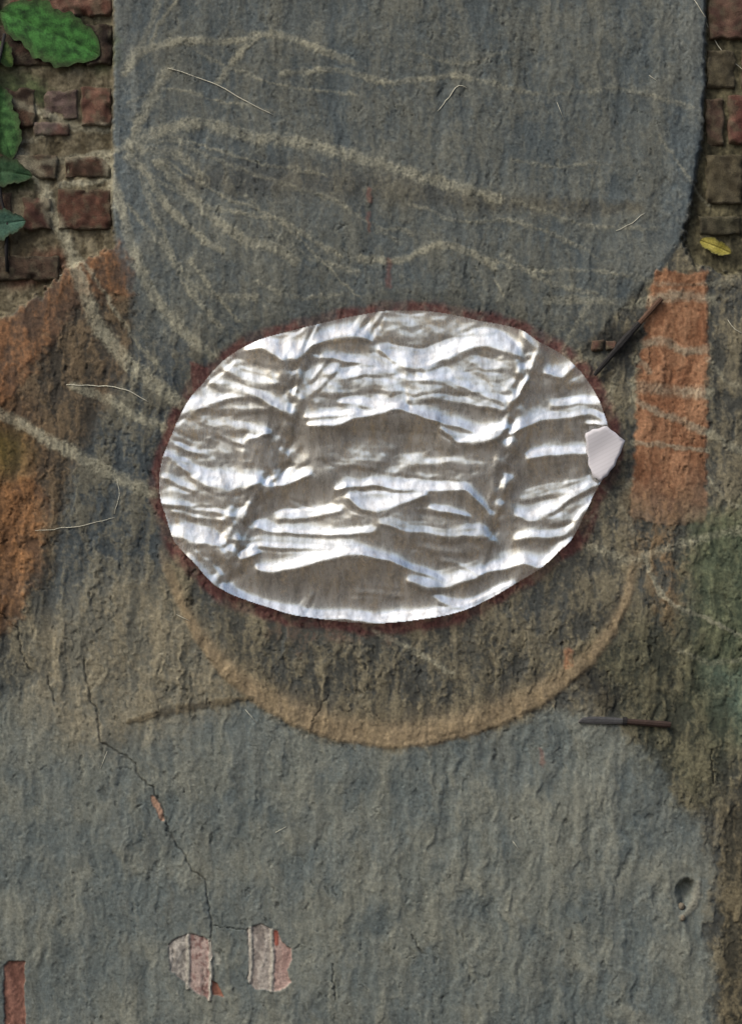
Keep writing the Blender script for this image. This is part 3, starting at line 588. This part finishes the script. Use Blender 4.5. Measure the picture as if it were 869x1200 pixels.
# ---------------------------------------------------------------- the oval of crumpled film
FS = 1.0
FG = Grid(np.arange(168, 740, FS), np.arange(344, 752, FS))
fu = (fbm(FG.U / 30, FG.V / 30, 90, 2) * 2.0).astype(f32); fv = (fbm(FG.U / 30, FG.V / 30, 91, 2) * 2.0).astype(f32)
STREAKS = [
 (.95, [(288, 410, 4), (308, 403, 14), (330, 411, 24), (350, 410, 22), (366, 402, 8)]), (.6, [(241, 447, 6), (258, 430, 6), (275, 416, 6)]), (.75, [(262, 430, 8), (285, 437, 20), (310, 445, 20), (324, 448, 10)]),
 (1., [(248, 449, 6), (275, 455, 8), (300, 462, 9), (320, 472, 10), (342, 488, 10)]), (.85, [(210, 488, 6), (222, 476, 16), (245, 465, 24), (262, 462, 16), (288, 465, 6)]), (.75, [(222, 486, 6), (245, 479, 8), (290, 480, 8), (326, 476, 5)]),
 (.9, [(232, 489, 5), (260, 497, 10), (290, 502, 9), (317, 505, 7)]), (.8, [(293, 511, 8), (314, 504, 10)]), (.65, [(203, 508, 6), (225, 516, 6), (252, 523, 5)]), (.75, [(258, 511, 5), (285, 520, 6)]),
 (.7, [(205, 520, 4), (225, 528, 5), (245, 533, 3)]), (.75, [(196, 530, 5), (212, 542, 6), (226, 550, 8)]), (1., [(212, 544, 4), (235, 555, 22), (258, 562, 31), (281, 562, 28), (303, 562, 10)]), (.95, [(312, 569, 6), (335, 562, 12), (352, 556, 12), (364, 555, 5)]),
 (.85, [(195, 560, 5), (215, 566, 8), (229, 573, 6)]), (.85, [(188, 588, 7), (215, 590, 9), (240, 594, 8), (260, 599, 6)]), (.85, [(205, 598, 6), (235, 603, 8), (260, 606, 8)]), (1., [(204, 624, 8), (222, 622, 24), (243, 626, 24), (264, 634, 10)]),
 (.9, [(222, 650, 6), (240, 669, 10), (254, 683, 12)]), (.9, [(262, 689, 9), (285, 700, 12), (300, 706, 8), (318, 711, 9), (340, 717, 9), (380, 721, 9), (420, 723, 9), (450, 725, 13), (500, 719, 18), (540, 711, 16), (560, 705, 8)]), (1., [(283, 651, 8), (302, 645, 7)]),
 (1., [(303, 666, 6), (322, 668, 9), (345, 660, 12), (375, 652, 14), (400, 647, 10), (430, 648, 8)]), (.9, [(425, 645, 9), (450, 652, 8), (475, 662, 7), (500, 671, 7), (520, 680, 5)]), (1., [(478, 678, 6), (495, 683, 14), (520, 683, 16), (545, 675, 14), (568, 668, 9)]),
 (.85, [(328, 605, 8), (360, 602, 11), (385, 599, 7), (398, 598, 4)]), (.5, [(338, 588, 4), (352, 593, 6), (366, 596, 4)]), (.8, [(302, 616, 5), (330, 620, 7), (380, 623, 8), (420, 621, 8), (440, 620, 5)]), (.95, [(283, 638, 5), (320, 637, 9), (380, 640, 10), (428, 645, 9)]),
 (1., [(393, 573, 5), (430, 566, 7), (470, 569, 9), (520, 570, 13), (542, 570, 9), (557, 580, 7), (573, 599, 6)]), (1., [(408, 581, 6), (425, 591, 14), (445, 592, 18), (470, 586, 15), (498, 576, 8)]), (.75, [(503, 594, 6), (525, 598, 8), (547, 602, 6)]),
 (.9, [(446, 612, 4), (475, 618, 9), (510, 622, 11), (540, 623, 14), (566, 621, 10)]), (.6, [(520, 655, 5), (545, 662, 6), (562, 670, 6)]), (.9, [(514, 701, 7), (540, 707, 9), (556, 706, 6)]),
 (1., [(362, 405, 5), (380, 396, 15), (405, 391, 17), (425, 391, 11), (437, 398, 5)]), (.75, [(418, 388, 4), (428, 371, 4)]), (.75, [(430, 392, 4), (440, 374, 4)]), (.6, [(438, 380, 4), (450, 365, 4)]), (.85, [(362, 402, 5), (373, 381, 5)]),
 (1., [(445, 407, 5), (465, 420, 15), (490, 422, 22), (515, 414, 26), (540, 405, 24), (565, 397, 22), (590, 402, 22), (607, 414, 10)]), (.5, [(448, 386, 20), (490, 388, 30), (530, 382, 22), (580, 383, 14)]),
 (.85, [(378, 416, 5), (410, 422, 6), (442, 427, 6)]), (.75, [(365, 458, 12), (380, 440, 18), (394, 430, 10)]), (.85, [(393, 444, 6), (425, 437, 7), (462, 436, 6)]), (.55, [(395, 455, 14), (430, 450, 16), (470, 452, 14)]),
 (1., [(400, 470, 6), (430, 472, 8), (470, 477, 10), (500, 485, 9), (530, 495, 10), (565, 504, 9), (592, 498, 6)]), (.9, [(360, 488, 6), (390, 485, 6), (418, 484, 6)]), (.9, [(363, 498, 6), (395, 495, 8), (420, 487, 8), (470, 478, 8)]),
 (1., [(498, 437, 5), (530, 446, 8), (560, 460, 9), (590, 472, 8)]), (.65, [(484, 455, 14), (520, 452, 14), (560, 446, 26), (592, 446, 26)]), (.85, [(477, 469, 6), (510, 466, 8), (545, 470, 8), (590, 480, 7)]),
 (1., [(516, 501, 4), (538, 515, 10), (560, 512, 16), (585, 505, 13), (594, 499, 6)]), (.65, [(586, 482, 8), (602, 468, 9), (615, 448, 8), (624, 425, 12), (625, 408, 14), (612, 392, 10)]),
 (1., [(638, 436, 5), (655, 438, 12), (670, 430, 6)]), (.5, [(668, 447, 6), (682, 444, 8)]), (.85, [(646, 475, 6), (675, 470, 7), (703, 471, 6)]), (1., [(596, 507, 5), (620, 495, 9), (638, 488, 13), (665, 487, 10), (690, 482, 10), (709, 490, 7)]), (.8, [(686, 494, 5), (709, 496, 6)]),
 (1., [(616, 536, 5), (650, 530, 8), (692, 528, 8)]), (1., [(605, 603, 7), (625, 601, 14), (645, 594, 15), (660, 584, 12), (680, 572, 11), (702, 564, 9)]), (.75, [(611, 583, 6), (640, 577, 9), (670, 570, 10), (698, 560, 8)]),
 (.85, [(603, 631, 6), (630, 626, 9), (650, 626, 9), (668, 618, 12), (681, 600, 9), (691, 588, 8)]), (.7, [(645, 611, 5), (672, 605, 7)]), (1., [(563, 669, 8), (590, 660, 14), (615, 657, 9), (634, 660, 11), (650, 648, 11), (666, 633, 8)]),
 (.9, [(538, 714, 12), (568, 702, 14), (594, 689, 9), (603, 683, 5)]), (.85, [(540, 622, 10), (555, 626, 13), (570, 625, 10)]), (.6, [(193, 534, 5), (190, 555, 6), (191, 585, 5), (197, 610, 6), (206, 632, 7)]),
 (.55, [(325, 520, 8), (318, 545, 8), (322, 560, 6)]), (.5, [(342, 520, 6), (336, 540, 6)]), (.45, [(592, 520, 8), (588, 550, 8), (584, 590, 8)]), (.4, [(380, 530, 20), (440, 535, 30), (500, 540, 36), (550, 548, 26)]), (.55, [(345, 540, 12), (360, 535, 14)]),
 (.5, [(480, 605, 12), (520, 610, 8)]), (.5, [(490, 640, 6), (540, 645, 6)]), (.4, [(420, 690, 10), (470, 695, 8)]), (.5, [(358, 712, 6), (366, 694, 6)]), (.55, [(345, 420, 10), (352, 440, 12), (346, 465, 10)]), (.45, [(300, 520, 12), (296, 540, 12)]),
]
rng = np.random.RandomState(12)
B = np.zeros(FG.shape, f32)
LFT = FG.stroke([(250, 420, 90), (245, 500, 110), (240, 570, 110), (245, 630, 80)], soft=0.5); TOP = FG.stroke([(390, 450, 70), (480, 440, 90), (570, 440, 80)], soft=0.5); MID = FG.stroke([(390, 540, 40), (470, 545, 60), (560, 550, 40)], soft=0.8)
base = np.maximum.reduce([0.60 * LFT, 0.66 * TOP, 0.62 * MID, 0.42 * FG.stroke([(330, 615, 50), (450, 610, 50), (570, 640, 60)], soft=0.8), 0.64 * FG.stroke([(450, 385, 30), (560, 380, 26)], soft=0.6), 0.42 * FG.stroke([(650, 470, 60), (665, 540, 60), (640, 610, 60)], soft=0.9)])
for s_, pts in STREAKS:
    B = np.maximum(B, s_ * FG.stroke([(a_, b_, c_ * 0.86) for a_, b_, c_ in pts], soft=0.55, du=fu, dv=fv))
for i in range(B.shape[0] - 2, -1, -1):                               # folds roll over softly above their crisp lower edge
    B[i] = np.maximum(B[i], B[i + 1] * 0.945 - 0.008)
B = np.maximum(B, base * (0.6 + 0.5 * sstep(-0.4, 0.5, fbm(FG.U / 45, FG.V / 14, 89, 3))))
for s_, pts in STREAKS:                                               # each fold brings finer creases along its length
    p_ = np.array(pts, float)
    for k in range(2):
        q_ = p_.copy(); q_[:, 1] += rng.uniform(-1.3, 1.2) * p_[:, 2].mean() * 0.9 + np.linspace(rng.uniform(-5, 5), rng.uniform(-5, 5), len(p_)); q_[:, 2] = rng.uniform(1.6, 3.2)
        q_[:, 0] += rng.uniform(-12, 12)
        B = B + rng.choice([-0.3, 0.38, 0.3]) * FG.stroke(q_, soft=0.7, du=fu, dv=fv)
    q_ = p_.copy(); q_[:, 1] += p_[:, 2] * 0.55 + 1.5; q_[:, 2] = 2.6     # shaded crease under the fold
    B = B - 0.35 * FG.stroke(q_, soft=0.7, du=fu, dv=fv)
seam = np.maximum.reduce([FG.stroke([(336, 420, 26), (346, 460, 24), (338, 500, 24), (330, 550, 26), (310, 575, 20)], soft=0.8), FG.stroke([(290, 590, 40), (278, 625, 44), (270, 660, 40), (262, 685, 24)], soft=0.8), FG.stroke([(618, 420, 24), (600, 470, 20), (594, 520, 22), (588, 580, 22), (572, 640, 18)], soft=0.8)])
for pts in ([(368, 384), (352, 418), (340, 468), (337, 500), (332, 548), (302, 582), (286, 622), (276, 660), (262, 690)], [(360, 430), (346, 470), (341, 520)], [(632, 404), (618, 450), (601, 480), (594, 505), (597, 540), (592, 580), (576, 625), (568, 662)], [(606, 440), (598, 480), (588, 520), (582, 570)], [(290, 545), (284, 575)], [(474, 440), (478, 475)], [(316, 440), (322, 470), (318, 500)]):
    B = B - 0.4 * FG.stroke(pts, 4.0, soft=0.7, du=fu * 1.5, dv=fv)
crum = fbm((FG.U + FG.V * 0.6) / 13, (FG.V - FG.U * 0.3) / 15, 92, 3)
cr1 = 1 - np.abs(fbm((FG.U + 3 * fu) / 20, (FG.V + 3 * fv) / 18, 88, 2)) * 3
B = B + seam * (np.clip(crum, -0.7, 0.8) * 0.8 + 0.4 * np.clip(cr1, 0, 1) ** 2)
wr = 1 - np.abs(fbm((FG.U + 4 * fu) / 60, (FG.V + 0.12 * FG.U + 3 * fv) / 11, 93, 3)) * 2.2
wr2 = 1 - np.abs(fbm((FG.U + FG.V) / 45, (FG.V - 0.3 * FG.U) / 16, 97, 2)) * 2.4
near = np.clip(base * 1.6, 0.12, 1)
B = B + near * (0.40 * np.clip(wr, 0, 1) ** 3 * (1 - 0.5 * np.clip(B, 0, 1)) - 0.25 * np.clip(wr2, 0, 1) ** 4)
B = B + 0.10 * near * fbm(FG.U / 20, FG.V / 6, 99, 3)
kb = np.exp(-0.5 * (np.arange(-4, 5) / 1.15) ** 2); kb /= kb.sum()
B = sum(w_ * np.roll(B, d_, 0) for w_, d_ in zip(kb, range(-4, 5))); B = sum(w_ * np.roll(B, d_, 1) for w_, d_ in zip(kb, range(-4, 5)))
e_dark, e_lit = -34.0, 30.0
elev = e_dark + (e_lit - e_dark) * np.clip(B, -0.25, 1.1) + 8 * np.clip(B - 0.35, 0, 1) * sstep(-0.1, 0.6, fbm(FG.U / 40, FG.V / 22, 96, 2))           # where each fold should look: ground or sky
Zf = (600 - FG.V) / PXM
tilt = np.radians((elev - np.degrees(np.arctan2(Zf, CAM_D))) / 2)
fsd = FG.poly_sd(FOIL, True)
gvt = np.tan(tilt) * np.where(fsd > -6, 1, 0)                        # rise of the sheet (plan units) per unit downwards
gut = seam * fbm(FG.U / 14, FG.V / 16, 94, 2) * 0.35
# settle the folds into one sheet: least-squares surface whose slopes follow the folds
pad = 64
def settle(gu_, gv_, wx=0.10):
    a = np.pad(gu_, pad); b_ = np.pad(gv_, pad)
    b_ = b_ - b_.mean()
    ku = np.fft.fftfreq(a.shape[1]) * 2 * np.pi; kv = np.fft.fftfreq(a.shape[0]) * 2 * np.pi
    KU, KV = np.meshgrid(ku, kv)
    den = wx * KU ** 2 + KV ** 2; den[0, 0] = 1
    h = np.fft.ifft2((-1j * KU * wx * np.fft.fft2(a) - 1j * KV * np.fft.fft2(b_)) / den).real
    return h[pad:-pad, pad:-pad]
hf = settle(gut, gvt) * FS * 1000 / PXM            # millimetres
inside = fsd > 0
hf = hf - hf[inside].min() + 5.5
sel = inside
c_in = sel[:-1, :-1] & sel[1:, :-1] & sel[1:, 1:] & sel[:-1, 1:]
nfv, nfu = FG.shape
fi = np.arange(nfv * nfu).reshape(nfv, nfu)
q = np.stack([fi[:-1, :-1], fi[1:, :-1], fi[1:, 1:], fi[:-1, 1:]], -1)[c_in]
used, inv = np.unique(q, return_inverse=True)
fx = np.stack([(FG.U - 434.5) / PXM, -hf / 1000, ZC - (FG.V - 600) / PXM], -1).reshape(-1, 3)[used]
fb = np.zeros(3)
foil = mesh_obj('foil_sheet', fx, inv.reshape(-1, 4), M_FOIL)
tag(foil, 'oval sheet of crumpled shiny silver film with a maroon edge', 'foil')
print('foil depth mm', hf[inside].min(), hf[inside].max())

def slab(name, outline, hfun, thick, mat, parent, n=14, curl=None):
    """a thin sheet with a given outline, filled as a fan of rings so that it can bend"""
    o = np.array(outline, float); c = o.mean(0); vv = []; ff = []; m = len(o)
    rings = 6
    for side in (0, 1):
        for r in range(1, rings + 1):
            for a in o:
                x = c + (a - c) * r / rings
                vv.append(P(x[0], x[1], hfun(*x) - side * thick))
        vv.append(P(c[0], c[1], hfun(*c) - side * thick))
    S = rings * m + 1
    for side in (0, 1):
        b0 = side * S; cc_ = b0 + rings * m
        for k in range(m):
            t = (cc_, b0 + (k + 1) % m, b0 + k); ff.append(t if side == 0 else t[::-1])
            for r in range(rings - 1):
                a0, a1 = b0 + r * m + k, b0 + r * m + (k + 1) % m
                t = (a0, a1, a1 + m, a0 + m); ff.append(t if side == 0 else t[::-1])
    for k in range(m):
        a0 = (rings - 1) * m + k; a1 = (rings - 1) * m + (k + 1) % m
        ff.append((a0, a1, S + a1, S + a0))
    return mesh_obj(name, vv, ff, mat, parent)
def fh(u, v):
    i = int(np.clip(v - 344, 0, nfv - 1)); j = int(np.clip(u - 168, 0, nfu - 1))
    return float(hf[i, j])
hm = max(fh(u, v) for u in range(684, 712, 4) for v in range(500, 562, 4) if fsd[v - 344, u - 168] > 0)
tagp = slab('paper_tag', [(683, 512), (684, 508), (688, 506.5), (692, 503.5), (699, 503), (704, 500.5), (708, 500), (713, 504.5), (718, 507.5), (723, 512.5), (729.5, 517), (727, 523), (724.5, 531), (720, 539), (718, 546), (712, 552.5), (709, 558), (704, 561), (701, 565.5), (697, 561), (692.5, 559.5), (690, 551), (687, 545), (687, 536), (684.5, 528), (685, 519)],
            lambda u, v: hm + 1.2 + 2.6 * math.sin((u - 690) / 22.0) + 1.0 * math.sin(v / 11.0) + 0.9 * math.sin((u + v) / 9.0), 0.5, M_PAPER, foil)
tagp['label'] = 'small lilac-white printed paper tag'

# ---------------------------------------------------------------- spike, knife
def bar(name, pts, wid, mat, parent, h0, depth, taper=None, sides=8):
    """a bar lying along the wall; pts (u,v), widths in plan units, elliptical section"""
    p = np.array(pts, float); n_ = len(p); vv = []; ff = []
    for i in range(n_):
        t = p[min(i + 1, n_ - 1)] - p[max(i - 1, 0)]; t /= np.hypot(*t); nrm = np.array([-t[1], t[0]])
        for k in range(sides):
            g = 2 * math.pi * (k + 0.5) / sides
            x = p[i] + nrm * math.cos(g) * wid[i] / 2
            vv.append(P(x[0], x[1], h0[i] + depth[i] * math.sin(g)))
    for i in range(n_ - 1):
        for k in range(sides):
            ff.append((i * sides + k, i * sides + (k + 1) % sides, (i + 1) * sides + (k + 1) % sides, (i + 1) * sides + k))
    ff.append(tuple(range(sides))[::-1]); ff.append(tuple((n_ - 1) * sides + k for k in range(sides)))
    return mesh_obj(name, vv, ff, mat, parent, smooth=False)
sp = tag(empty('spike', P(735, 395, 6)), 'thin black spike with brown wooden end leaning across the orange plaster patch', 'spike')
def under_parent(o, par): o.parent = par; o.matrix_parent_inverse = par.matrix_world.inverted(); return o
bpy.context.view_layer.update()
hs = max(Hat(u, v) for u, v in ((700, 436), (715, 418), (735, 395), (750, 376), (770, 353))) + 4
under_parent(bar('shaft', [(695.5, 440), (700, 434.5), (714, 418), (722, 409)], [4, 6, 6.5, 7.5], M_IRON, None, [hs - 1, hs, hs, hs], [2.2, 2.6, 3, 3.2]), sp)
under_parent(bar('collar', [(722, 409), (724, 406.6), (735, 394), (738, 390.5)], [8, 10, 9.5, 8], M_IRON, None, [hs] * 4, [3.5, 4.4, 4.2, 3.5]), sp)
under_parent(bar('handle', [(738, 390.5), (748, 379)], [7.5, 7], M_IRON, None, [hs] * 2, [3.2, 3.0]), sp)
under_parent(bar('wooden_tip', [(748, 379), (760, 366), (772, 352.5), (774, 350.5)], [6.8, 6.6, 6.4, 5.5], M_WOOD, None, [hs] * 4, [3, 3, 3, 2.4]), sp)
kn = tag(empty('knife', P(731, 846, 6)), 'old knife with grey blade and dark brown handle lying flat on the plaster', 'knife')
bpy.context.view_layer.update()
hk = max(Hat(u, v) for u, v in ((685, 845), (700, 845), (731, 845), (760, 847), (780, 848))) + 1.5
under_parent(bar('blade', [(677, 846), (682, 844), (690, 843.5), (710, 844), (729, 844.8)], [2, 7, 9, 9, 7.5], M_STEEL, None, [hk] * 5, [0.8, 1.0, 1.1, 1.2, 1.6]), kn)
under_parent(bar('ferrule', [(728.5, 844.6), (733.5, 845)], [10.5, 10.5], M_IRON, None, [hk] * 2, [3.2, 3.2]), kn)
under_parent(bar('handle', [(733.5, 845.2), (755, 846.8), (778, 848.6), (785, 849)], [7, 7.5, 8, 6.5], M_WOOD2, None, [hk] * 4, [2.8, 3, 3, 2.6]), kn)

# ---------------------------------------------------------------- leaves
def leaf_mesh(name, base, tip, wid, h, c1, c2_, parent, seed, bend=4.0, blunt=0.7):
    a = np.array(base, float); b_ = np.array(tip, float); ax = b_ - a; L = np.hypot(*ax); t_ = ax / L; nr = np.array([-t_[1], t_[0]])
    NL, NW = 44, 27
    vv = []; pg = []; ff = []
    for i in range(NL + 1):
        s = i / NL
        prof = max(0.02, (math.sin(math.pi * s ** blunt)) ** 0.6)
        for k in range(NW):
            w = -1 + 2 * k / (NW - 1)
            side = abs(w)
            wob = 1 + 0.10 * math.sin(9 * s + seed + w) + 0.07 * math.sin(23 * s + 2 * seed + 2 * w) + 0.05 * math.sin(57 * s + w)
            x = a + t_ * (L * s) + nr * (w * wid / 2 * prof * wob)
            veinf = 0.5 + 0.5 * math.cos((s * 11 - side * 3.0) * 2 * math.pi)
            hh = h + bend * (s - 0.5) ** 2 * 4 * -1 + bend + 2.0 * side ** 1.4 * prof + 0.35 * veinf * side - 1.2 * math.exp(-(w / 0.12) ** 2)
            vv.append(P(x[0], x[1], hh))
            m = float(np.clip(0.45 + 0.9 * fbm(np.array([x[0] / 12 + seed]), np.array([x[1] / 9]), 95, 3)[0] + 0.25 * (1 - veinf), 0, 1))
            rib = 0.35 * math.exp(-(w / 0.05) ** 2)
            m = min(1.0, m + rib)
            ed = float(np.clip(sstep(0.55, 1.0, side) + sstep(0.85, 1.0, abs(2 * s - 1)), 0, 1)) * 0.6
            pg.append((col(*c1) * (1 - m) + col(*c2_) * m) * (1 - ed) + col(54, 56, 38) * ed)
    for i in range(NL):
        for k in range(NW - 1):
            q0 = i * NW + k; ff.append((q0, q0 + NW, q0 + NW + 1, q0 + 1))
    o = mesh_obj(name, vv, ff, M_LEAF, None, pigment=np.array(pg))
    if parent: under_parent(o, parent)
    return o
pl = tag(empty('creeping_plant', P(4, 300, -6)), 'dark stemmed creeper with broad green leaves on the bare bricks', 'plant')
bpy.context.view_layer.update()
under_parent(tube('stem', [P(8, 318, -6), P(7, 290, -3), P(9, 262, -2), P(2, 235, 0), P(-4, 190, 2), P(-6, 130, 3), P(-2, 80, 3), P(6, 40, 2)], 0.0025, M_IRON, None, 7), pl)
leaf_mesh('leaf', (0, 12), (117, 64), 66, -5, (26, 52, 24), (58, 102, 48), pl, 1, 2, 1.0)
leaf_mesh('leaf', (-14, 96), (14, 186), 46, -5, (30, 56, 28), (62, 94, 52), pl, 2, 3, 0.85)
leaf_mesh('leaf', (-30, 196), (38, 206), 34, -2, (30, 54, 34), (52, 74, 50), pl, 3, 3, 0.8)
leaf_mesh('leaf', (-22, 268), (30, 258), 34, -2, (42, 66, 56), (64, 88, 74), pl, 4, 3, 0.8)
leaf_mesh('leaf', (-6, 48), (14, 78), 22, -3, (36, 56, 26), (70, 88, 44), pl, 5, 3, 0.8)
leaf_mesh('leaf', (-60, 130), (-10, 60), 46, 0, (40, 90, 36), (80, 124, 60), pl, 6, 3, 0.85)
yl = leaf_mesh('fallen_leaf', (820, 281), (857, 296), 17, -7, (128, 116, 50), (150, 136, 70), None, 7, 2, 0.9)
tag(yl, 'small yellow leaf caught on the bare wall', 'leaf')
